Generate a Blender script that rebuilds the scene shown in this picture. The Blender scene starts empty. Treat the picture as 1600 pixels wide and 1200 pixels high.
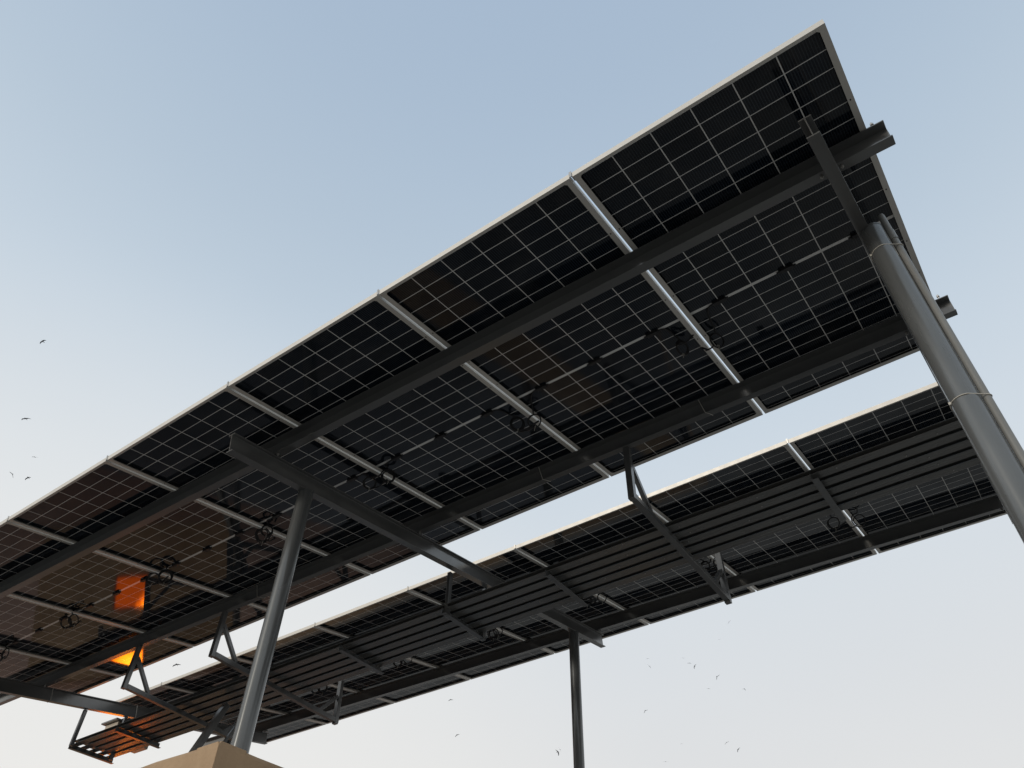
import bpy, math, random
from mathutils import Vector, Matrix, Euler
R_ = math.radians
S = bpy.context.scene
C = S.collection

# ------------------------------------------------------------------ camera
ZO = 4.7                                   # height of the front corner of the array above the ground
cam_d = bpy.data.cameras.new('camera'); cam = bpy.data.objects.new('camera', cam_d); C.objects.link(cam)
cam_d.sensor_width = 36.0; cam_d.lens = 1213.93 / 1600 * 36.0
cam_d.clip_start = 0.05; cam_d.clip_end = 6000
cam.location = (-0.2947, -1.5532, -3.1023 + ZO)
cam.rotation_euler = Euler((2.3643, -0.0186, 0.6204), 'XYZ')
S.camera = cam
S.render.resolution_x = 1024; S.render.resolution_y = 768

# ------------------------------------------------------------------ world and sun
SUN_EL, SUN_AZ = R_(13), R_(-164)          # azimuth from +Y, clockwise
W_ = bpy.data.worlds.new('World'); S.world = W_; W_.use_nodes = True
nt = W_.node_tree; nt.nodes.clear()
def wn(t, **k):
    n = nt.nodes.new(t)
    for a, b in k.items(): setattr(n, a, b)
    return n
out = wn('ShaderNodeOutputWorld'); bg = wn('ShaderNodeBackground')
sky = wn('ShaderNodeTexSky', sky_type='NISHITA', sun_disc=False)
sky.sun_elevation = SUN_EL; sky.sun_rotation = SUN_AZ; sky.dust_density = 4.0; sky.air_density = 1.2
sky_k = wn('ShaderNodeVectorMath', operation='SCALE'); sky_k.inputs['Scale'].default_value = 1.5
tc = wn('ShaderNodeTexCoord'); sep = wn('ShaderNodeSeparateXYZ')
nt.links.new(tc.outputs['Generated'], sep.inputs[0])
ramp = wn('ShaderNodeValToRGB')
def lin(c): return tuple(((v/255+0.055)/1.055)**2.4 if v > 10 else v/255/12.92 for v in c)
els = [(-0.02, (214, 208, 200)), (10, (229, 227, 224)), (17, (229, 229, 229)), (24, (223, 226, 229)), (33, (219, 227, 234)),
       (43, (204, 217, 229)), (54, (186, 203, 219)), (72, (168, 188, 211))]
cr = ramp.color_ramp; cr.interpolation = 'B_SPLINE'
while len(cr.elements) < len(els): cr.elements.new(0.5)
for e, (el, c) in zip(cr.elements, els):
    e.position = max(0, math.sin(R_(el))); e.color = (*lin(c), 1)
nt.links.new(sep.outputs['Z'], ramp.inputs[0])
# the hazy air is brighter towards the low western sky
dotn = wn('ShaderNodeVectorMath', operation='DOT_PRODUCT')
gd = Vector((-0.90, 0.40, 0.10)).normalized(); dotn.inputs[1].default_value = gd
nt.links.new(tc.outputs['Generated'], dotn.inputs[0])
mr = wn('ShaderNodeMapRange', interpolation_type='SMOOTHSTEP'); mr.inputs['From Min'].default_value = 0.72; mr.inputs['From Max'].default_value = 1.0
mr.inputs['To Min'].default_value = 0.0; mr.inputs['To Max'].default_value = 0.55
nt.links.new(dotn.outputs['Value'], mr.inputs['Value'])
mg = wn('ShaderNodeMixRGB', blend_type='MIX'); mg.inputs[2].default_value = (*lin((250, 248, 243)), 1)
nt.links.new(mr.outputs['Result'], mg.inputs[0]); nt.links.new(ramp.outputs[0], mg.inputs[1])
# faint streaks of haze
nz = wn('ShaderNodeTexNoise'); nz.inputs['Scale'].default_value = 1.6; nz.inputs['Detail'].default_value = 3
mp = wn('ShaderNodeMapping'); mp.inputs['Scale'].default_value = (1, 1, 3)
nt.links.new(tc.outputs['Generated'], mp.inputs[0]); nt.links.new(mp.outputs[0], nz.inputs['Vector'])
mr2 = wn('ShaderNodeMapRange'); mr2.inputs['To Min'].default_value = 9.75; mr2.inputs['To Max'].default_value = 10.25
nt.links.new(nz.outputs['Fac'], mr2.inputs['Value'])
ms = wn('ShaderNodeVectorMath', operation='SCALE'); nt.links.new(mg.outputs[0], ms.inputs[0]); nt.links.new(mr2.outputs['Result'], ms.inputs['Scale'])
mix = wn('ShaderNodeMixRGB'); mix.inputs[0].default_value = 0.93
nt.links.new(sky.outputs[0], sky_k.inputs[0]); nt.links.new(sky_k.outputs[0], mix.inputs[1]); nt.links.new(ms.outputs[0], mix.inputs[2])
nt.links.new(mix.outputs[0], bg.inputs[0]); bg.inputs[1].default_value = 0.1
nt.links.new(bg.outputs[0], out.inputs[0])

sd = bpy.data.lights.new('sun', 'SUN'); so = bpy.data.objects.new('sun', sd); C.objects.link(so)
sd.energy = 1.1; sd.angle = R_(6); sd.color = (1.0, 0.93, 0.83)
sdir = Vector((math.sin(SUN_AZ)*math.cos(SUN_EL), math.cos(SUN_AZ)*math.cos(SUN_EL), math.sin(SUN_EL)))
so.rotation_euler = sdir.to_track_quat('Z', 'Y').to_euler(); so.location = sdir*30
S.view_settings.view_transform = 'Standard'; S.view_settings.look = 'None'
S.view_settings.exposure = 0; S.view_settings.gamma = 1
try: S.view_settings.use_curve_mapping = False
except Exception: pass
S.render.engine = 'CYCLES'
S.cycles.max_bounces = 8; S.cycles.glossy_bounces = 5; S.cycles.diffuse_bounces = 4

# ------------------------------------------------------------------ materials
def nodes(name):
    m = bpy.data.materials.new(name); m.use_nodes = True
    t = m.node_tree; b = t.nodes['Principled BSDF']
    return m, t, b
def nn(t, ty, **k):
    n = t.nodes.new(ty)
    for a, b in k.items(): setattr(n, a, b)
    return n
def mth(t, op, a, b=None, c=None):
    n = t.nodes.new('ShaderNodeMath'); n.operation = op
    for i, v in enumerate((a, b, c)):
        if v is None: continue
        if isinstance(v, (int, float)): n.inputs[i].default_value = v
        else: t.links.new(v, n.inputs[i])
    return n.outputs[0]
def simple(name, col, rough=.5, metal=0, var=.12, scale=6, bump=0, bscale=60, rvar=.1, spec=.5, stretch=(1,1,1), coat=0):
    m, t, b = nodes(name)
    tcn = nn(t, 'ShaderNodeTexCoord'); mpn = nn(t, 'ShaderNodeMapping'); mpn.inputs['Scale'].default_value = stretch
    t.links.new(tcn.outputs['Object'], mpn.inputs[0])
    n1 = nn(t, 'ShaderNodeTexNoise'); n1.inputs['Scale'].default_value = scale; n1.inputs['Detail'].default_value = 6; n1.inputs['Roughness'].default_value = .6
    t.links.new(mpn.outputs[0], n1.inputs['Vector'])
    r = nn(t, 'ShaderNodeMapRange'); r.inputs['From Min'].default_value = .3; r.inputs['From Max'].default_value = .7
    r.inputs['To Min'].default_value = 1-var; r.inputs['To Max'].default_value = 1+var; t.links.new(n1.outputs['Fac'], r.inputs['Value'])
    sc = nn(t, 'ShaderNodeVectorMath', operation='SCALE'); sc.inputs[0].default_value = col; t.links.new(r.outputs[0], sc.inputs['Scale'])
    t.links.new(sc.outputs[0], b.inputs['Base Color'])
    r2 = nn(t, 'ShaderNodeMapRange'); r2.inputs['From Min'].default_value = .3; r2.inputs['From Max'].default_value = .7
    r2.inputs['To Min'].default_value = max(.02, rough-rvar); r2.inputs['To Max'].default_value = rough+rvar
    n2 = nn(t, 'ShaderNodeTexNoise'); n2.inputs['Scale'].default_value = scale*2.3; n2.inputs['Detail'].default_value = 5
    t.links.new(mpn.outputs[0], n2.inputs['Vector']); t.links.new(n2.outputs['Fac'], r2.inputs['Value']); t.links.new(r2.outputs[0], b.inputs['Roughness'])
    b.inputs['Metallic'].default_value = metal; b.inputs['Specular IOR Level'].default_value = spec
    if coat: b.inputs['Coat Weight'].default_value = coat; b.inputs['Coat Roughness'].default_value = .12
    if bump:
        n3 = nn(t, 'ShaderNodeTexNoise'); n3.inputs['Scale'].default_value = bscale; n3.inputs['Detail'].default_value = 5
        t.links.new(mpn.outputs[0], n3.inputs['Vector'])
        bp = nn(t, 'ShaderNodeBump'); bp.inputs['Strength'].default_value = bump; bp.inputs['Distance'].default_value = .01
        t.links.new(n3.outputs['Fac'], bp.inputs['Height']); t.links.new(bp.outputs[0], b.inputs['Normal'])
    return m
M = {}
M['steel'] = simple('grey_painted_steel', (.175, .177, .176), .21, metal=.5, var=.10, scale=3, bump=.035, bscale=30, rvar=.05, stretch=(.4, 1, 1))
M['column'] = simple('grey_painted_column', (.140, .148, .150), .25, metal=.35, var=.17, scale=7, bump=.06, bscale=25, rvar=.09, stretch=(1, 1, .12))
M['plank'] = simple('grey_painted_plank', (.155, .154, .148), .27, metal=.3, var=.15, scale=7, bump=.15, bscale=50, rvar=.1, stretch=(.15, 1, 1))
M['alu'] = simple('anodised_aluminium', (.65, .63, .585), .48, metal=.30, var=.035, scale=9, bump=.02, bscale=80, rvar=.03, stretch=(1, .2, 1))
M['black'] = simple('black_plastic', (.010, .010, .011), .38, var=.2, scale=12, rvar=.08)
M['cable'] = simple('black_cable', (.008, .008, .009), .45, var=.2, scale=12)
M['hole'] = simple('dark_hole', (.01, .01, .01), .8)
M['tie'] = simple('pale_nylon', (.50, .48, .43), .45, var=.1, scale=20)
M['conduit'] = simple('grey_conduit', (.195, .198, .190), .42, var=.15, scale=5, bump=.05, stretch=(1, 1, .3))
M['bolt'] = simple('zinc_bolt', (.45, .44, .42), .35, metal=.8)
M['cabinet'] = simple('cream_sheet_metal', (.50, .44, .36), .45, var=.08, scale=4)
M['bird'] = simple('dark_feathers', (.035, .038, .045), .8)

def wall_mat():
    m, t, b = nodes('tan_render')
    tcn = nn(t, 'ShaderNodeTexCoord'); mpn = nn(t, 'ShaderNodeMapping'); mpn.inputs['Scale'].default_value = (1, 1, .45)
    t.links.new(tcn.outputs['Object'], mpn.inputs[0])
    a = nn(t, 'ShaderNodeTexNoise'); a.inputs['Scale'].default_value = 2.4; a.inputs['Detail'].default_value = 9; a.inputs['Roughness'].default_value = .65
    t.links.new(mpn.outputs[0], a.inputs['Vector'])
    r = nn(t, 'ShaderNodeValToRGB'); e = r.color_ramp.elements
    e[0].position = .3; e[0].color = (.34, .225, .135, 1); e[1].position = .7; e[1].color = (.49, .345, .215, 1)
    x = e.new(.52); x.color = (.43, .300, .185, 1)
    t.links.new(a.outputs['Fac'], r.inputs[0]); t.links.new(r.outputs[0], b.inputs['Base Color'])
    b.inputs['Roughness'].default_value = .9
    n = nn(t, 'ShaderNodeTexNoise'); n.inputs['Scale'].default_value = 28; n.inputs['Detail'].default_value = 8
    t.links.new(tcn.outputs['Object'], n.inputs['Vector'])
    bp = nn(t, 'ShaderNodeBump'); bp.inputs['Strength'].default_value = .5; bp.inputs['Distance'].default_value = .012
    t.links.new(n.outputs['Fac'], bp.inputs['Height']); t.links.new(bp.outputs[0], b.inputs['Normal'])
    return m
M['wall'] = wall_mat()
M['unseen_grey'] = simple('unseen_reflection_grey', (.17, .172, .175), .8, var=.2, scale=3)  # grey added on unseen lower wall and near roof to neutralise panel reflections
M['roof_floor'] = simple('roof_screed', (.36, .215, .150), .9, var=.2, scale=2, bump=.3, bscale=40)
M['ground'] = simple('sandy_ground', (.215, .200, .178), .95, var=.25, scale=.8, bump=.4, bscale=30)

def cell_mat():
    """Back glass of a bifacial module: 6 x 24 half cells, pale grid, fine busbars along the length."""
    m, t, b = nodes('bifacial_back_glass')
    tcn = nn(t, 'ShaderNodeTexCoord'); sp = nn(t, 'ShaderNodeSeparateXYZ'); t.links.new(tcn.outputs['Object'], sp.inputs[0])
    X, Y = sp.outputs[0], sp.outputs[1]
    u = mth(t, 'DIVIDE', mth(t, 'ADD', X, .575 + 3*.1875), .1875)          # 0..6 across
    def near(v, per, w):       # 1 where v (in periods) lies within w of an integer
        f = mth(t, 'ABSOLUTE', mth(t, 'SUBTRACT', mth(t, 'FRACT', mth(t, 'ADD', v, .5)), .5))
        return mth(t, 'LESS_THAN', f, w/per)
    col = near(u, .1875, .0025)
    v1 = mth(t, 'DIVIDE', mth(t, 'SUBTRACT', Y, .0286), .0972)
    v2 = mth(t, 'DIVIDE', mth(t, 'SUBTRACT', Y, 1.211), .0958)
    up = mth(t, 'LESS_THAN', Y, 1.203)
    v = mth(t, 'ADD', mth(t, 'MULTIPLY', v1, up), mth(t, 'MULTIPLY', v2, mth(t, 'SUBTRACT', 1, up)))
    row = near(v, .097, .0021)
    mid = mth(t, 'LESS_THAN', mth(t, 'ABSOLUTE', mth(t, 'SUBTRACT', Y, 1.203)), .0072)
    grid = mth(t, 'MAXIMUM', mth(t, 'MULTIPLY', mth(t, 'MAXIMUM', col, row), .95), mid)
    bb = mth(t, 'ABSOLUTE', mth(t, 'SUBTRACT', mth(t, 'FRACT', mth(t, 'MULTIPLY', u, 16)), .5))
    bbl = mth(t, 'MULTIPLY', mth(t, 'GREATER_THAN', bb, .36), .55)
    cmb = nn(t, 'ShaderNodeCombineXYZ'); t.links.new(mth(t, 'FLOOR', u), cmb.inputs[0]); t.links.new(mth(t, 'FLOOR', v), cmb.inputs[1])
    oi = nn(t, 'ShaderNodeObjectInfo'); t.links.new(mth(t, 'MULTIPLY', oi.outputs['Random'], 50), cmb.inputs[2])
    wnz = nn(t, 'ShaderNodeTexWhiteNoise'); t.links.new(cmb.outputs[0], wnz.inputs['Vector'])
    k = mth(t, 'ADD', .7, mth(t, 'MULTIPLY', wnz.outputs['Value'], .6))
    ca = nn(t, 'ShaderNodeMixRGB'); ca.inputs[1].default_value = (.0035, .0065, .0125, 1); ca.inputs[2].default_value = (.042, .054, .066, 1)
    t.links.new(bbl, ca.inputs[0])
    cs = nn(t, 'ShaderNodeVectorMath', operation='SCALE'); t.links.new(ca.outputs[0], cs.inputs[0]); t.links.new(k, cs.inputs['Scale'])
    mx = nn(t, 'ShaderNodeMixRGB'); mx.inputs[2].default_value = (.82, .82, .80, 1)
    t.links.new(grid, mx.inputs[0]); t.links.new(cs.outputs[0], mx.inputs[1])
    n = nn(t, 'ShaderNodeTexNoise'); n.inputs['Scale'].default_value = 5; n.inputs['Detail'].default_value = 7; n.inputs['Roughness'].default_value = .65
    n.noise_dimensions = '4D'; t.links.new(mth(t, 'MULTIPLY', oi.outputs['Random'], 30), n.inputs['W'])
    t.links.new(tcn.outputs['Object'], n.inputs['Vector'])
    # thin patchy dust film
    dr = nn(t, 'ShaderNodeMapRange'); dr.inputs['From Min'].default_value = .48; dr.inputs['From Max'].default_value = .78; dr.inputs['To Min'].default_value = 0; dr.inputs['To Max'].default_value = .07
    t.links.new(n.outputs['Fac'], dr.inputs['Value'])
    dm = nn(t, 'ShaderNodeMixRGB'); dm.inputs[2].default_value = (.34, .31, .27, 1); t.links.new(dr.outputs[0], dm.inputs[0]); t.links.new(mx.outputs[0], dm.inputs[1])
    t.links.new(dm.outputs[0], b.inputs['Base Color'])
    r = nn(t, 'ShaderNodeMapRange'); r.inputs['To Min'].default_value = .035; r.inputs['To Max'].default_value = .075
    t.links.new(n.outputs['Fac'], r.inputs['Value']); t.links.new(r.outputs[0], b.inputs['Roughness'])
    b.inputs['IOR'].default_value = 1.42
    return m
M['cells'] = cell_mat()
def front_mat():
    m, t, b = nodes('front_glass'); b.inputs['Base Color'].default_value = (.012, .015, .025, 1); b.inputs['Roughness'].default_value = .06
    return m
M['front'] = front_mat()
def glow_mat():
    """added glow surface, its bright-to-dark falloff painted into the emission colour"""
    m, t, b = nodes('painted_amber_glow')
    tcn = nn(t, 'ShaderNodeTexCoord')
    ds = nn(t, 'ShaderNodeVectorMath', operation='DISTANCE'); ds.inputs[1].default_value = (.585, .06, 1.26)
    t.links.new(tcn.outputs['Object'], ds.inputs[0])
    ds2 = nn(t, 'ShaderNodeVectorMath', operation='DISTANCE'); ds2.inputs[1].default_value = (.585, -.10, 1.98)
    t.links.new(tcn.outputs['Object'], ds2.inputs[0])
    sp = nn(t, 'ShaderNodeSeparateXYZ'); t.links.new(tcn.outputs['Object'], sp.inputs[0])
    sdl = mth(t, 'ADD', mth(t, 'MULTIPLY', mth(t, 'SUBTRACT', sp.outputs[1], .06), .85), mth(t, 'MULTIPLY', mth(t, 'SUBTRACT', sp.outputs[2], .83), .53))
    low = mth(t, 'MAXIMUM', mth(t, 'MULTIPLY', mth(t, 'SUBTRACT', .215, sdl), 2.1), 0)      # painted glow fades along a slant to shape its reflection
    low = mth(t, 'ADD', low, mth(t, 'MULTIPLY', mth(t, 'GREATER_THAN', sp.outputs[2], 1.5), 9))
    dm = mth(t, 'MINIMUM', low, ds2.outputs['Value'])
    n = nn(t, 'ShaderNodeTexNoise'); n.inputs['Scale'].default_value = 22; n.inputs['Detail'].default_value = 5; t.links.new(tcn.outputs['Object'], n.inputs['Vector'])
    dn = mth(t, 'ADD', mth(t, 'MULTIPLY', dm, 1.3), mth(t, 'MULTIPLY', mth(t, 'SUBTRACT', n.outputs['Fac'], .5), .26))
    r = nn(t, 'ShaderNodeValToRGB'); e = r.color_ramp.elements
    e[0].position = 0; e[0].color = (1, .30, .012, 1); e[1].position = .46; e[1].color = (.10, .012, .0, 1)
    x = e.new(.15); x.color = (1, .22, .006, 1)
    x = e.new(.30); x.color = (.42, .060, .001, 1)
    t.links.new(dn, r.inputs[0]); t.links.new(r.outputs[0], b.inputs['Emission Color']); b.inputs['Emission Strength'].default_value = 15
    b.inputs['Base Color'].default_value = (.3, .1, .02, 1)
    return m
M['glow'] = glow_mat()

# ------------------------------------------------------------------ geometry helpers
TH = 0.163622; PP = 1.154; LL = 2.3908; GG = 0.4576
ES = Vector((0, math.cos(TH), math.sin(TH))); EN = Vector((0, math.sin(TH), -math.cos(TH))); EX = Vector((1, 0, 0))
def P(X, s, n): return Vector((X, 0, ZO)) + ES*s + EN*n        # point of the array plane, n below the module frames
class MB:
    def __init__(s): s.v = []; s.f = []; s.mi = []; s.sm = []
    def add(s, vs, fs, mi=0, smooth=False):
        o = len(s.v); s.v += [tuple(v) for v in vs]
        for f in fs: s.f.append(tuple(i+o for i in f)); s.mi.append(mi); s.sm.append(smooth)
    def box(s, a, b, mi=0, M4=None):
        x0, y0, z0 = [min(p, q) for p, q in zip(a, b)]; x1, y1, z1 = [max(p, q) for p, q in zip(a, b)]
        vs = [Vector(p) for p in ((x0,y0,z0),(x1,y0,z0),(x1,y1,z0),(x0,y1,z0),(x0,y0,z1),(x1,y0,z1),(x1,y1,z1),(x0,y1,z1))]
        if M4: vs = [M4 @ p for p in vs]
        s.add(vs, [(0,3,2,1),(4,5,6,7),(0,1,5,4),(1,2,6,5),(2,3,7,6),(3,0,4,7)], mi)
    def prism(s, prof, A, B, ea, eb, mi=0):
        """closed profile (list of (a,b)) swept from A to B, cut square"""
        A, B = Vector(A), Vector(B); n = len(prof)
        vs = [A + ea*a + eb*b for a, b in prof] + [B + ea*a + eb*b for a, b in prof]
        fs = [(i, (i+1) % n, n+(i+1) % n, n+i) for i in range(n)]
        s.add(vs, fs + [tuple(range(n-1, -1, -1)), tuple(range(n, 2*n))], mi)
    def tube(s, pts, r, seg=10, mi=0, closed=False, caps=True, smooth=True):
        pts = [Vector(p) for p in pts]; n = len(pts)
        T = []
        for i in range(n):
            if closed: d = pts[(i+1) % n]-pts[i-1]
            else: d = pts[min(i+1, n-1)]-pts[max(i-1, 0)]
            T.append(d.normalized())
        up = Vector((0, 0, 1)) if abs(T[0].z) < .9 else Vector((1, 0, 0))
        N = T[0].cross(up).normalized(); vs = []
        for i in range(n):
            N = (N - T[i]*N.dot(T[i])).normalized(); Bn = T[i].cross(N)
            rr = r[i] if isinstance(r, (list, tuple)) else r
            for k in range(seg):
                a = 2*math.pi*k/seg; vs.append(pts[i] + (N*math.cos(a)+Bn*math.sin(a))*rr)
        fs = []
        for i in range(n if closed else n-1):
            j = (i+1) % n
            for k in range(seg): fs.append((i*seg+k, i*seg+(k+1) % seg, j*seg+(k+1) % seg, j*seg+k))
        s.add(vs, fs, mi, smooth)
        if caps and not closed:
            s.add(vs[:seg], [tuple(range(seg-1, -1, -1))], mi); s.add(vs[-seg:], [tuple(range(seg))], mi)
    def build(s, name, mats, parent=None, bevel=0, inv=None):
        me = bpy.data.meshes.new(name)
        vs = [inv @ Vector(v) for v in s.v] if inv else s.v
        me.from_pydata(vs, [], s.f)
        if not isinstance(mats, (list, tuple)): mats = [mats]
        for m in mats: me.materials.append(m)
        for p, mi, sm in zip(me.polygons, s.mi, s.sm): p.material_index = mi; p.use_smooth = sm
        me.update()
        o = bpy.data.objects.new(name, me); C.objects.link(o)
        if parent: o.parent = parent
        if bevel:
            b = o.modifiers.new('edge', 'BEVEL'); b.width = bevel; b.segments = 2; b.limit_method = 'ANGLE'; b.angle_limit = R_(40)
        return o
def tag(o, label=None, cat=None, group=None, kind=None):
    for k, v in (('label', label), ('category', cat), ('group', group), ('kind', kind)):
        if v: o[k] = v
    return o
def empty(name, loc, rot=(0, 0, 0)):
    o = bpy.data.objects.new(name, None); o.location = loc; o.rotation_euler = rot; o.empty_display_size = .2; C.objects.link(o); return o
def inv_of(loc): return Matrix.Translation(-Vector(loc))

# ------------------------------------------------------------------ setting: ground
g = MB(); g.add([(-3000, -3000, 0), (3000, -3000, 0), (3000, 3000, 0), (-3000, 3000, 0)], [(0, 1, 2, 3)])
tag(g.build('ground', M['ground']), kind='structure')

# ------------------------------------------------------------------ building under the far part of the canopy
RT = ZO - 1.728                      # top of the parapet
bx1, by0, bx0, by1 = -3.55, 0.644, -24.0, 9.0
bld = empty('building', (bx1, by0, 0)); I = inv_of(bld.location)
tag(bld, 'tan rendered building corner at the foot of the middle canopy column', 'building')
rnd = random.Random(4)
def parapet(ax, ay, bx, by, top, thick=.16):
    """rendered wall with a slightly uneven hand-finished top edge"""
    A, B = Vector((ax, ay, 0)), Vector((bx, by, 0)); d = B-A; L = d.length; d.normalize(); nrm = Vector((-d.y, d.x, 0)); n = int(L/.12)
    m = MB(); vs = []
    for i in range(n+1):
        p = A + d*(L*i/n); j = rnd.uniform(-.002, .002)
        top_o = p + Vector((0, 0, top+j)); top_i = p + nrm*thick + Vector((0, 0, top+rnd.uniform(-.005, .005)))
        vs += [p, p + Vector((0, 0, top*.84)), top_o - Vector((0, 0, .02)), top_o + nrm*(.012), top_i, p + nrm*thick]
    fs = []
    for i in range(n):
        o, q = i*6, (i+1)*6
        for k in range(5): fs.append((o+k, q+k, q+k+1, o+k+1))
    m.add(vs, fs)
    for q in range(0, n*5, 5): m.mi[q] = 1
    m.add(vs[:6], [(5, 4, 3, 2, 1, 0)]); m.add(vs[-6:], [(0, 1, 2, 3, 4, 5)])
    return m
parapet(bx0, by0, bx1-.001, by0, RT).build('wall', [M['wall'], M['unseen_grey']], bld, inv=I)
parapet(bx1, by0+.001, bx1, by1, RT).build('wall', [M['wall'], M['unseen_grey']], bld, inv=I)
parapet(bx1-.001, by1+.16, bx0, by1+.16, RT).build('wall', [M['wall'], M['unseen_grey']], bld, inv=I)
m = MB(); m.box((-9.0, by0+.17, RT-.75), (bx1-.17, by1-.02, RT-.6)); m.build('roof_slab', M['unseen_grey'], bld, inv=I)
m = MB(); m.box((bx0, by0+.17, RT-.75), (-9.003, by1-.02, RT-.6)); m.build('unseen_brown_floor', M['roof_floor'], bld, inv=I)  # unseen far floor, coloured browner to warm the reflections in the left panels

# unseen box with amber glow surfaces, added for the panels to mirror
rr = empty('added_glow_box', (-10.30-.60*.79, 3.95+.60*.61, RT-.6)); tag(rr, 'unseen low tan box with amber glow surfaces added for the reflections, beyond the tray', 'added light source')
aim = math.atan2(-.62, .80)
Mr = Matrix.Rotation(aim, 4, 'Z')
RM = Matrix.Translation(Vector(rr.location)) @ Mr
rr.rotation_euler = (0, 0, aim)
GLOWX = .60
wb = MB(); H = 2.16; ya, yb = -.36, .07
zz = (.76, 1.235, 1.79, 2.07)                     # lower glow surface, solid band, upper glow surface
for a, b in (((-.6, -1.3, 0), (GLOWX, ya, H)), ((-.6, yb, 0), (GLOWX, 1.3, H)), ((-.6, ya, 0), (GLOWX, yb, zz[0])), ((-.6, ya, zz[1]), (GLOWX, yb, zz[2])), ((-.6, ya, zz[3]), (GLOWX, yb, H))): wb.box(a, b)
wb.build('wall', M['wall'], rr)
wb = MB(); wb.box((-.72, -1.42, H), (GLOWX+.06, 1.42, H+.08)); wb.build('roof', M['roof_floor'], rr)
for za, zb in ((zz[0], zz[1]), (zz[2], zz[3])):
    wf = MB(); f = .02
    for a, b in (((GLOWX-.03, ya, za), (GLOWX+.012, ya+f, zb)), ((GLOWX-.03, yb-f, za), (GLOWX+.012, yb, zb)),
                 ((GLOWX-.03, ya+f, za), (GLOWX+.012, yb-f, za+f)), ((GLOWX-.03, ya+f, zb-f), (GLOWX+.012, yb-f, zb))): wf.box(a, b)
    wfo = wf.build('glow_frame', M['steel'], rr)
    gp = MB(); gp.box((GLOWX-.02, ya+f, za+f), (GLOWX-.01, yb-f, zb-f)); gp.build('glow_panel', M['glow'], wfo)

# ------------------------------------------------------------------ solar panels
PW, PL, PH = 1.138, LL, .029
def panel_frame():
    m = MB(); w = .0022; fl = .027; fs = .015
    for sx in (0, -1):
        x0 = 0 if sx == 0 else -PW
        xs = -1 if sx == 0 else 1
        m.box((x0, 0, 0), (x0+xs*w, PL, PH))                         # outer wall, full length
        m.box((x0+xs*w, w, 0), (x0+xs*fl, PL-w, w))                    # bottom flange
        m.box((x0+xs*w, w, PH-w), (x0+xs*.010, PL-w, PH))              # top lip
        m.box((x0+xs*w, w, .0170), (x0+xs*.008, PL-w, .0182))          # glass ledge
        for yy in (.40, .72, .99, 1.40, 1.68, 2.0):                    # drilled holes
            cx = x0+xs*.016
            vs = [Vector((cx+.0035*math.cos(a), yy+.0055*math.sin(a), -.0004)) for a in [i*math.pi/4 for i in range(8)]]
            m.add(vs, [tuple(range(7, -1, -1))], 1)
    for y0, ys in ((0, 1), (PL, -1)):
        m.box((-w, y0, 0), (-PW+w, y0+ys*w, PH))
        # flange with chamfered inner corners
        a, b = -fl, -PW+fl
        fs = .013 if ys > 0 else .034
        m.box((a, y0+ys*w, 0), (b, y0+ys*fs, w))
        m.box((-w-.010, y0+ys*w, PH-w), (-PW+w+.010, y0+ys*.010, PH))
        for xc, xd in ((-fl, -1), (-PW+fl, 1)):
            y1 = y0+ys*fs
            vs = [(xc, y1, 0), (xc+xd*.014, y1, 0), (xc, y1+ys*.014, 0), (xc, y1, w), (xc+xd*.014, y1, w), (xc, y1+ys*.014, w)]
            m.add(vs, [(0, 1, 2), (3, 5, 4), (1, 2, 5, 4)])
    return m
def cell_sheet():
    m = MB(); e = .0025
    m.box((-e, e, .0185), (-PW+e, PL-e, .0235))
    return m
def jbox():
    m = MB()
    prof = [(-.040, 0), (-.034, -.015), (.034, -.015), (.040, 0)]
    m.prism(prof, (0, -.013, 0), (0, .013, 0), Vector((1, 0, 0)), Vector((0, 0, 1)))
    m.box((-.020, -.017, -.0005), (.020, .017, -.010)); m.tube([(.034, 0, -.007), (.052, 0, -.007)], .0052, 8); m.tube([(-.034, 0, -.007), (-.052, 0, -.007)], .0052, 8)
    return m
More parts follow.
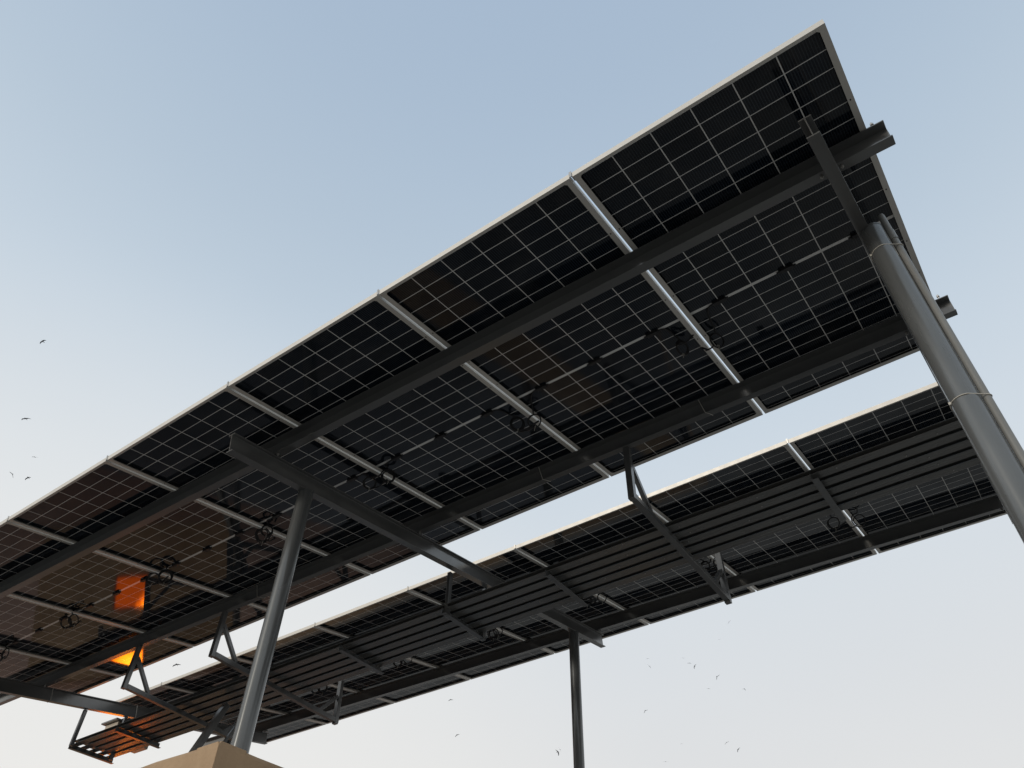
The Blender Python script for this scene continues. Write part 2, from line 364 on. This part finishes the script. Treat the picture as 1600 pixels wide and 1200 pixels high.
def coil(rg, jx, side, cx, cy, rad):
    """lead from the junction box down to a coil of spare cable with its nylon tie, panel-local"""
    m = MB(); z0 = .012
    cz = -.035 - rg.uniform(0, .02)
    c = Vector((cx, cy, cz))
    n = Vector((rg.uniform(.1, 1.0), rg.uniform(-1.1, -.3), rg.uniform(-.7, .0))).normalized()
    a = n.cross(Vector((0, 0, 1))).normalized(); b = n.cross(a)
    if b.z < 0: b = -b                                                 # b points up: start of the loop
    p0 = Vector((jx + side*.052, 1.203, z0))
    start = c + b*rad
    pts = []
    p1 = p0 + Vector((side*.05, .0, -.01)); p2 = start + Vector((side*rg.uniform(-.05, .01), -.05, .045 if cz < -.045 else .03))
    for i in range(10):
        t = i/10; pts.append(p0*(1-t)**3 + p1*3*t*(1-t)**2 + p2*3*t*t*(1-t) + start*t**3)
    turns = rg.choice((1.4, 2.2, 2.6, 3.2)); wob = rg.uniform(.05, .22); pz = rg.uniform(0, 6); ns = int(turns*20)
    for i in range(ns+1):
        ph = 2*math.pi*i/20; rr_ = rad*(1+wob*math.sin(ph*.31+pz)+.05*math.sin(i*.8))
        pts.append(c + (b*math.cos(ph) + a*math.sin(ph))*rr_ + n*(.004*math.sin(ph*.37)+.0035*(i/20-1)))
    tail = pts[-1]
    for i in range(1, 7): pts.append(tail + Vector((side*.012*i*rg.uniform(.6, 1.2), .004*i, -.007*i + .0016*i*i)))
    for q in range(len(pts)): pts[q].z = min(pts[q].z, .0120)
    m.tube(pts, .0046, 7)
    m.tube([pts[-1], pts[-1] + (pts[-1]-pts[-2]).normalized()*.035], .0062, 8)
    t0 = c - b*rad*.95
    m.tube([t0 + n*.012 + a*.004, t0 - b*.008, t0 - n*.012, t0 + b*.008, t0 + n*.014 - a*.003, t0 + n*.02 - b*.03 + a*.01], .0014, 5, mi=1)
    return m
COILS = {1: ((-1.265, 1.36), (-1.085, 1.43)), 2: ((-2.40, 1.36), (-2.29, 1.385)), 3: ((-3.55, 1.25), (-3.40, 1.27)), 4: ((-4.64, 1.27), (-4.56, 1.24)),
         5: ((-5.80, 1.17), (-5.70, 1.21)), 6: ((-7.03, 1.19), (-6.93, 1.20)), 7: ((-8.20, 1.24), (-8.05, 1.22))}
FR = panel_frame(); CS = cell_sheet(); JB = jbox()
fr_me = cs_me = None
ordn = ['nearest the right end', 'second from the right end', 'third from the right end', 'fourth from the right end',
        'fifth from the right end', 'fourth from the left end', 'third from the left end', 'last at the far left end']
ordn = ['first', 'second', 'third', 'fourth', 'fifth', 'sixth', 'seventh', 'eighth']
extra = {('A', 0): 'above the near column', ('A', 1): 'right of the widest shiny gap', ('A', 3): 'crossed by the middle rafter',
         ('A', 5): 'partly mirroring the amber light', ('B', 0): 'half hidden behind the near column', ('B', 7): 'with its corner over the far beam end'}
first = None
rg0 = random.Random(11)
for row, s0 in (('A', 0.0), ('B', LL+GG)):
    for k in range(8):
        root = empty('solar_panel', P(-k*PP - .008, s0, 0), (TH, 0, 0))
        nm = 'upper row' if row == 'A' else 'lower row behind the tray'
        ex = extra.get((row, k))
        tag(root, f'black panel, {ordn[k]} from the right in the {nm}' + (f', {ex}' if ex and row == 'A' else ''),
            'solar panel', 'solar panels of the canopy')
        if fr_me is None:
            f0 = FR.build('frame', [M['alu'], M['hole']], root); fr_me = f0.data
            c0 = CS.build('cell_sheet', M['cells'], root); cs_me = c0.data
            j0 = JB.build('junction_box', M['black'], root); j0.location = (-.199, 1.203, 0.0183)
            for x in (-.575, -.949):
                c = j0.copy(); C.objects.link(c); c.location = (x, 1.203, 0.0183); c.parent = root
        else:
            for src in (f0, c0): c = src.copy(); C.objects.link(c); c.parent = root
            for x in (-.199, -.575, -.949):
                c = j0.copy(); C.objects.link(c); c.location = (x, 1.203, 0.0183); c.parent = root
        # spare leads, each coiled its own way; (X, s) of the coil left / right of every gap
        rg = random.Random(100 + k*7 + (50 if row == 'B' else 0))
        sb = 0 if row == 'A' else .02
        if k > 0:
            X, cy = COILS[k][0]
            coil(rg, -.199, 1, X + k*PP + .008, cy + sb, rg.uniform(.038, .050)).build('cable_coil', [M['cable'], M['tie']], root)
        if k < 7:
            X, cy = COILS[k+1][1]
            coil(rg, -.949, -1, X + k*PP + .008, cy + sb, rg.uniform(.038, .050)).build('cable_coil', [M['cable'], M['tie']], root)

# ------------------------------------------------------------------ steel frame
fr = empty('steel_canopy_frame', (0, 0, ZO)); I = inv_of(fr.location)
tag(fr, 'dark grey steel canopy frame of columns, tilted rafters and long channel purlins under the panels', 'canopy')
t_ = .005
def channel(w, h): # opens towards -s ; coords (s, n), web at s=w
    return [(0, 0), (w, 0), (w, h), (0, h), (0, h-t_), (.0, h-t_-.0001), (w-t_, h-t_-.0001), (w-t_, t_), (0, t_)]
def ibeam(w, h, tf=.007, tw=.005): # coords (x, n)
    a, b = w/2, tw/2
    return [(-a, 0), (a, 0), (a, tf), (b, tf), (b, h-tf), (a, h-tf), (a, h), (-a, h), (-a, h-tf), (-b, h-tf), (-b, tf), (-a, tf)]
for s_a, sl, w, xl in ((.585, .0185, .055, -9.75), (1.966, .018, .052, -10.2), (3.368, .015, .055, -9.6), (4.787, .030, .060, -9.6)):
    m = MB(); h = .112; g_ = .0025; xr = .062 if s_a < 3 else -.03
    A = P(xr, s_a + sl*xr, g_); B = P(xl, s_a + sl*xl, g_)
    m.prism(channel(w, h), A, B, ES, EN)
    for k in range(0, 9):      # bolts of the panel clips
        X = -k*PP - (.05 if k == 0 else 0)
        if X < xl: continue
        q = P(X + (.0 if k else .05), s_a + sl*X + .02, .004)
    m.build('purlin', M['steel'], fr, bevel=.0012, inv=I)
for s0, ks in ((0.0, range(1, 8)), (LL+GG, range(1, 8))):      # joint clips on the upper edge
    for k in ks:
        m = MB(); q = Matrix.Translation(P(-k*PP, s0, 0)) @ Matrix.Rotation(TH, 4, 'X')
        m.box((-.006, -.003, .004), (.006, -.0006, .037), M4=q); m.box((-.006, -.0006, .0310), (.006, .05, .0330), M4=q); m.build('joint_clip', M['bolt'], fr, inv=I)
for s_ in (.615, 2.0):                                          # end clamp bolts on the purlins
    m = MB(); m.tube([P(.020, s_, .002), P(.020, s_, -.046)], .004, 8); m.tube([P(.020, s_, -.030), P(.020, s_, -.038)], .0085, 6)
    m.build('clamp_bolt', M['bolt'], fr, inv=I)
rf = [((-.214, .032), .262, 4.86), ((-3.672, -.0315), .222, 4.835), ((-8.490, -.002), .20, 4.66)]
for (x0, sk), sa, sb in rf:
    m = MB(); n0 = .1155
    m.prism(ibeam(.054, .122), P(x0, sa, n0), P(x0 + sk*(sb-sa), sb, n0), EX, EN)
    m.build('rafter', M['steel'], fr, bevel=.001, inv=I)
for (x0, sk), sa, sb in rf:                                      # bolt heads where purlins sit on rafters
    for s_a, sl, w in ((.585, .0185, .055), (1.966, .018, .052), (3.368, .015, .055), (4.787, .030, .060)):
        xc = x0 + sk*(s_a-sa); sm_ = s_a + sl*xc + w*.45
        for dx in (-.045, .045):
            if s_a > 3 and xc + dx > -.10: continue
            m = MB(); m.tube([P(xc+dx, sm_, .1140), P(xc+dx, sm_, .1215)], .0085, 6, smooth=False); m.tube([P(xc+dx, sm_, .1215), P(xc+dx, sm_, .128)], .0045, 8)
            m.build('bolt', M['bolt'], fr, inv=I)
def column(x, y, ztop, zbot, r=.0475):
    m = MB(); seg = 40
    m.tube([(x, y, zbot+.012), (x, y, ztop-.006)], r, seg, caps=False)
    m.tube([(x, y, ztop-.006), (x, y, ztop)], [r+.0015, r+.0015], seg)          # welded cap
    m.box((x-.10, y-.10, zbot), (x+.10, y+.10, zbot+.012))
    return m
def raf_z(x, y): # height of the rafter underside above y
    s = y/math.cos(TH) ; return P(0, 0, 0).z + (y*math.tan(TH)) - .2375/math.cos(TH)
cols = [(-.1635, .975, 0, .050), (-3.700, .868, RT-.6, .0475), (-3.812, 4.25, RT-.6, .0465), (-8.49, .86, RT-.6, .0475), (-8.495, 4.10, RT-.6, .0465), (-.025, 4.25, 0, .0465)]
for x, y, zb, r in cols:
    column(x, y, raf_z(x, y)+.004, zb, r).build('column', M['column'], fr, inv=I)

# ------------------------------------------------------------------ slatted walkway tray under the gap
wk = empty('slatted_tray', (-4.4, 2.6, ZO-.2)); I = inv_of(wk.location)
tag(wk, 'long dark slatted steel service tray hung below the gap between the two panel rows', 'tray')
ZT = ZO - .152
for i in range(5):
    y = 2.400 + i*.0975
    m = MB(); prof = [(0, 0), (.064, 0), (.064, .036), (0, .036), (0, .032), (.060, .032), (.060, .004), (0, .004)]
    jx = (.0, .03, -.02, .015, -.01)[i]
    m.prism(prof, (-.09+jx, y, ZT+.001*(i % 2)), (-8.66+jx*.5, y+.012, ZT+.001*(i % 2)), Vector((0, 1, 0)), Vector((0, 0, 1)))
    rs = random.Random(i*5+1); X = -.25 - rs.random()*.3
    while X > -8.5:
        yy = y + .03 + rs.uniform(-.018, .018); m.tube([(X, yy, ZT-.0032), (X, yy, ZT+.002)], .0045, 6, mi=1); X -= rs.uniform(.38, .62)
    m.build('plank', [M['plank'], M['bolt']], wk, bevel=.0012, inv=I)
def lbar(m, A, B, ea, eb, w=.040, h=.046, mi=0):
    m.prism([(-w/2, 0), (w/2, 0), (w/2, h), (-w/2, h)], A, B, ea, eb)
Z = Vector((0, 0, 1)); Yv = Vector((0, 1, 0))
for X in (-.985, -2.87, -3.80, -4.86, -7.84, -8.62):
    m = MB(); y1 = 2.885
    # angle bar: flat foot and upright leaf
    m.prism([(-.020, 0), (.020, 0), (.020, .004), (-.016, .004), (-.016, .0505), (-.020, .0505)], (X, 2.385, ZT-.052), (X, y1, ZT-.052), EX, Z)
    m.build('crossbar', M['steel'], wk, bevel=.0008, inv=I)
def seg(X, p, q, w=.040, d=.040, off=0):
    """square bar in the plane X, p and q = (Y, Z) of its centreline"""
    m = MB(); A = Vector((X+off, p[0], p[1]+ZO)); B = Vector((X+off, q[0], q[1]+ZO)); t = (B-A).normalized(); e = EX.cross(t)
    m.prism([(-w/2, -d/2), (w/2, -d/2), (w/2, d/2), (-w/2, d/2)], A, B, EX, e); return m
for X, yl in ((-1.965, 1.958), (-5.82, 1.884), (-6.955, 1.850)):
    hz = -.178; zt = math.tan(TH)*yl - .114/math.cos(TH)
    h = seg(X, (yl+.02, hz+.002), (3.335 - (.14 if X < -6.5 else 0), -.232), .040, .040); ho = h.build('hanger', M['steel'], wk, bevel=.001, inv=I)
    seg(X, (yl, zt), (yl, hz-.024), .042, .036).build('upright', M['steel'], ho, bevel=.001)
    seg(X, (yl+.022, .09), (yl+.235, -.158), .030, .030, .001).build('brace', M['steel'], ho, bevel=.001)
    dy = -.14 if X < -6.5 else 0
    seg(X, (3.312+dy, -.262), (3.300+dy, .135), .042, .036).build('upright', M['steel'], ho, bevel=.001)
    seg(X, (3.282+dy, -.02), (3.10+dy, -.208), .030, .030, .001).build('brace', M['steel'], ho, bevel=.001)
    for o in ho.children: o.data.transform(I)
for X, ys in ((-3.80, (2.425, 2.868)), (-8.53, (2.352, 2.80))):
    for y in ys:
        xx = X if X > -5 else X
        zt = math.tan(TH)*y - .2395/math.cos(TH)
        seg(xx, (y, zt), (y, -.208), .030, .034).build('leg', M['steel'], wk, bevel=.001, inv=I)
# two inclined struts from the roof up to the tray
for X, p, q, w in ((-6.45, (2.568, -.205), (2.13, -1.30), .058), (-6.8, (2.963, -.19), (2.46, -1.30), .026)):
    seg(X, p, q, w, w*.9).build('strut', M['steel'], wk, bevel=.001, inv=I)

# ------------------------------------------------------------------ conduit strapped to the near column
cd = empty('conduit_pipe', (-.0985, .98, 0)); I = inv_of(cd.location)
tag(cd, 'thin grey conduit pipe strapped to the right side of the near column', 'pipe')
m = MB(); zt = ZO + .012
m.tube([(-.0985, .98, .05), (-.0985, .98, zt-.05), (-.0985, .98, zt-.02), (-.099, .978, zt-.006), (-.1005, .975, zt)], [.0145, .0145, .0145, .0125, .004], 24)
m.tube([(-.0985, .98, zt-.20), (-.0985, .98, zt-.135)], .0168, 24)
m.build('pipe', M['conduit'], cd, inv=I)
m = MB(); m.tube([(-.1195, .955, zt-.33), (-.1185, .959, zt-.10)], .0022, 6); m.build('wire', M['tie'], cd, inv=I)
def strap(z, tilt=0):
    m = MB(); pts = []
    c1 = Vector((-.1635, .975)); c2 = Vector((-.0985, .98)); r1, r2 = .0518, .0163
    for i in range(21):
        a = R_(75) + R_(210)*i/20; pts.append((c1.x+r1*math.cos(a), c1.y+r1*math.sin(a)))
    for i in range(9):
        a = R_(-75) + R_(150)*i/8; pts.append((c2.x+r2*math.cos(a), c2.y+r2*math.sin(a)))
    P3 = [Vector((x, y, z + tilt*(x+.16))) for x, y in pts]
    m.tube(P3, .0021, 6, closed=True)
    k = P3[12]; m.box(k-Vector((.005, .008, .005)), k+Vector((.004, .003, .006)))
    return m
for z, tl, lb in ((ZO-.245, .05, 'pale nylon strap round the near column just below its top'), (ZO-1.155, -.05, 'pale nylon strap round the near column at mid height, beside the lower panel row')):
    o = empty('nylon_strap', (-.1635, .975, z)); tag(o, lb, 'cable tie', 'straps on the near column')
    strap(z, tl).build('band', M['tie'], o, inv=inv_of(o.location))

# ------------------------------------------------------------------ nylon ties round the second purlin and the far rafter
def loop_tie(X, s_a, name_lab, w=.054, h=.112, n0=.0, skew=.03):
    o = empty('cable_tie', P(X, s_a, h)); m = MB()
    pts = [P(X-skew*.3, s_a-.003, n0+.010), P(X, s_a-.004, h*.5), P(X+skew*.4, s_a-.004, h+.0035), P(X+skew, s_a+w*.5, h+.006), P(X+skew*1.2, s_a+w+.003, h+.0035), P(X+skew*1.2, s_a+w+.004, .01)]
    m.tube(pts, .0019, 6); b = m.build('band', M['tie'], o, inv=inv_of(o.location)); tag(o, name_lab, 'cable tie', 'ties round the purlin'); return o
loop_tie(-1.41, 1.966-.018*1.41, 'thin nylon tie round the purlin right of the first tray hanger')
loop_tie(-2.60, 1.966-.018*2.60, 'thin nylon tie round the purlin left of the first tray hanger')
loop_tie(-5.40, 1.966-.018*5.40, 'thin nylon tie round the purlin beside the middle column')
def raf_tie(s, lab):
    X = -8.494; a = .029; o = empty('cable_tie', P(X, s, .24)); m = MB()
    pts = [P(X+a, s, .116), P(X+a+.002, s+.004, .18), P(X+a+.001, s+.006, .238), P(X, s+.008, .2405), P(X-a-.001, s+.01, .238)]
    m.tube(pts, .0028, 6); m.build('band', M['tie'], o, inv=inv_of(o.location)); tag(o, lab, 'cable tie', 'ties round the far rafter')
raf_tie(1.93, 'pale tie round the far left rafter near the picture edge')
raf_tie(2.86, 'pale tie round the far left rafter just above the tray')

# black feed cable lying in the second purlin
o = empty('feed_cable', P(-5, 1.93, .09)); m = MB(); rg = random.Random(3); pts = []
for i in range(60):
    X = .0 - 9.3*i/59; pts.append(P(X, 1.966+.018*X + .028 + rg.uniform(-.006, .006), .098 + rg.uniform(-.004, .003)))
m.tube(pts, .0055, 7); m.build('cable', M['cable'], o, inv=inv_of(o.location)); tag(o, 'black feed cable lying inside the second purlin', 'cable')

# ------------------------------------------------------------------ cabinet hung at the far left under the back row
cb = empty('electrical_cabinet', (-9.3, 3.30, ZO+.30)); I = inv_of(cb.location)
tag(cb, 'small cream electrical cabinet with a dark hood hanging behind the left end of the tray', 'cabinet')
m = MB(); m.box((-9.55, 3.135, ZO+.30), (-9.30, 3.60, ZO+.475)); m.build('body', M['cabinet'], cb, bevel=.004, inv=I)
m = MB(); m.box((-9.58, 3.09, ZO+.476), (-9.275, 3.65, ZO+.492)); m.build('hood', M['steel'], cb, inv=I)
m = MB(); m.box((-9.297, 3.17, ZO+.315), (-9.292, 3.57, ZO+.455)); m.box((-9.292, 3.20, ZO+.36), (-9.282, 3.215, ZO+.40)); m.build('door', M['cabinet'], cb, bevel=.001, inv=I)
for yy in (3.2, 3.5):
    m = MB(); m.box((-9.45, yy, ZO+.4925), (-9.42, yy+.03, ZO+math.tan(TH)*yy-.116)); m.build('bracket', M['steel'], cb, inv=I)

# ------------------------------------------------------------------ birds
RR = cam.rotation_euler.to_matrix()
def sky_pt(px, py, dist):
    d = RR @ Vector(((px-800)/1213.93, -(py-600)/1213.93, -1)); return cam.location + d.normalized()*dist
def bird_mesh(flap, sweep, fan):
    m = MB()
    # body: tapered spindle from beak to tail
    prof = [(.30, .004), (.27, .020), (.22, .034), (.14, .052), (.0, .062), (-.14, .045), (-.22, .026)]
    m.tube([(0, y, z) for y, r, z in [(p[0], p[1], 0) for p in prof]], [p[1] for p in prof], 10)
    tv = [(-.02, -.20, .004), (.02, -.20, .004), (fan, -.42, 0), (0, -.39, 0), (-fan, -.42, 0)]
    m.add([Vector(v)+Vector((0, 0, .006)) for v in tv] + [Vector(v)-Vector((0, 0, .004)) for v in tv],
          [(0, 1, 2, 3, 4), (9, 8, 7, 6, 5), (0, 5, 6, 1), (1, 6, 7, 2), (2, 7, 8, 3), (3, 8, 9, 4), (4, 9, 5, 0)])
    for sx in (-1, 1):
        st = [(.03, .13, -.12, 0), (.22, .16, -.10, .07), (.42, .16, -.06, .08), (.58, .08-sweep*.4, -.10-sweep*.4, .05), (.72, -.02-sweep, -.10-sweep, .0)]
        vs = []
        for x, yf, yb, z in st:
            zz = z*flap*3 + (x*flap if flap > 0 else x*flap)
            th = .014*(1-x*1.1)+.003
            vs += [(sx*x, yf, zz), (sx*x, (yf+yb)/2, zz+th), (sx*x, yb, zz), (sx*x, (yf+yb)/2, zz-th)]
        fs = []
        for i in range(len(st)-1):
            for k in range(4): fs.append((i*4+k, i*4+(k+1) % 4, (i+1)*4+(k+1) % 4, (i+1)*4+k))
        m.add(vs, fs + [(16, 17, 18, 19)])
    return m
birds = [ # px, py, span px, roll in the picture, flap, label
 (67, 533, 9, 30, .35, 'dark soaring bird alone highest in the left sky'),
 (40, 654, 12, 6, .05, 'dark bird gliding level below the highest bird on the left'),
 (54, 714, 8, -8, .05, 'small dark bird just above the pair near the panel edge, left sky'),
 (20, 741, 9, -60, .3, 'left bird of the low pair near the panel edge, left sky'),
 (44, 746, 8, 25, .5, 'right bird of the low pair near the panel edge, left sky'),
 (276, 1038, 11, 12, .25, 'bird seen in the bright gap between the panel rows'),
 (1139, 972, 7, 55, .1, 'tilted bird nearest the lower panel edge, right of the back column'),
 (1124, 999, 4, 0, .1, 'faint tiny bird just below the tilted one, right sky'),
 (1012, 1029, 5, 10, .1, 'upper faint bird of the left pair, right of the back column'),
 (1015, 1041, 7, -45, .1, 'lower tilted bird of the left pair, right of the back column'),
 (1067, 1028, 6, -2, .1, 'uppermost flat bird of the loose trio in the right sky'),
 (1077, 1036, 6, -4, .1, 'middle flat bird of the loose trio in the right sky'),
 (1085, 1041, 7, 70, .2, 'steeply banked bird of the loose trio in the right sky'),
 (1120, 1057, 8, 60, .4, 'darkest banked bird in the middle of the right sky'),
 (1107, 1076, 6, 0, .05, 'flat thin bird below the darkest banked bird'),
 (1163, 1076, 5, -25, .5, 'tiny bird farthest right on its own'),
 (1008, 1110, 7, 40, .4, 'bird alone midway down beside the back column'),
 (1065, 1162, 5, 2, .1, 'faint small bird low in the right sky'),
 (1040, 1190, 7, -3, .05, 'lowest flat bird at the bottom of the right sky'),
 (1135, 1160, 7, 35, .2, 'left bird of the low pair at lower right'),
 (1153, 1171, 7, 65, .25, 'right bird of the low pair at lower right'),
 (704, 1093, 7, 12, .3, 'upper bird in the sky left of the back column'),
 (714, 1148, 7, 32, .3, 'lower bird in the sky left of the back column'),
 (872, 1175, 9, -65, .3, 'large banked bird at the foot of the back column'),
 (875, 1171, 6, -50, .1, 'thin faint bird overlapping the large banked bird by the back column'),
]
rg = random.Random(8)
for px, py, span, roll, fl, lab in birds:
    dist = 1.44*1213.93/(span*1.05) * (1.0 if span > 4 else 1)
    b = bird_mesh(fl, rg.uniform(.05, .2), rg.uniform(.05, .10)).build('bird', M['bird'])
    b.location = sky_pt(px, py, dist)
    # wings across the view, body pointing partly away, banked
    Mb = RR.to_4x4() @ Matrix.Rotation(R_(roll), 4, 'Z') @ Matrix.Rotation(R_(rg.uniform(50, 75) if fl < .2 else rg.uniform(25, 50)), 4, 'X')
    b.rotation_euler = Mb.to_euler()
    tag(b, lab, 'bird', 'birds circling in the sky')
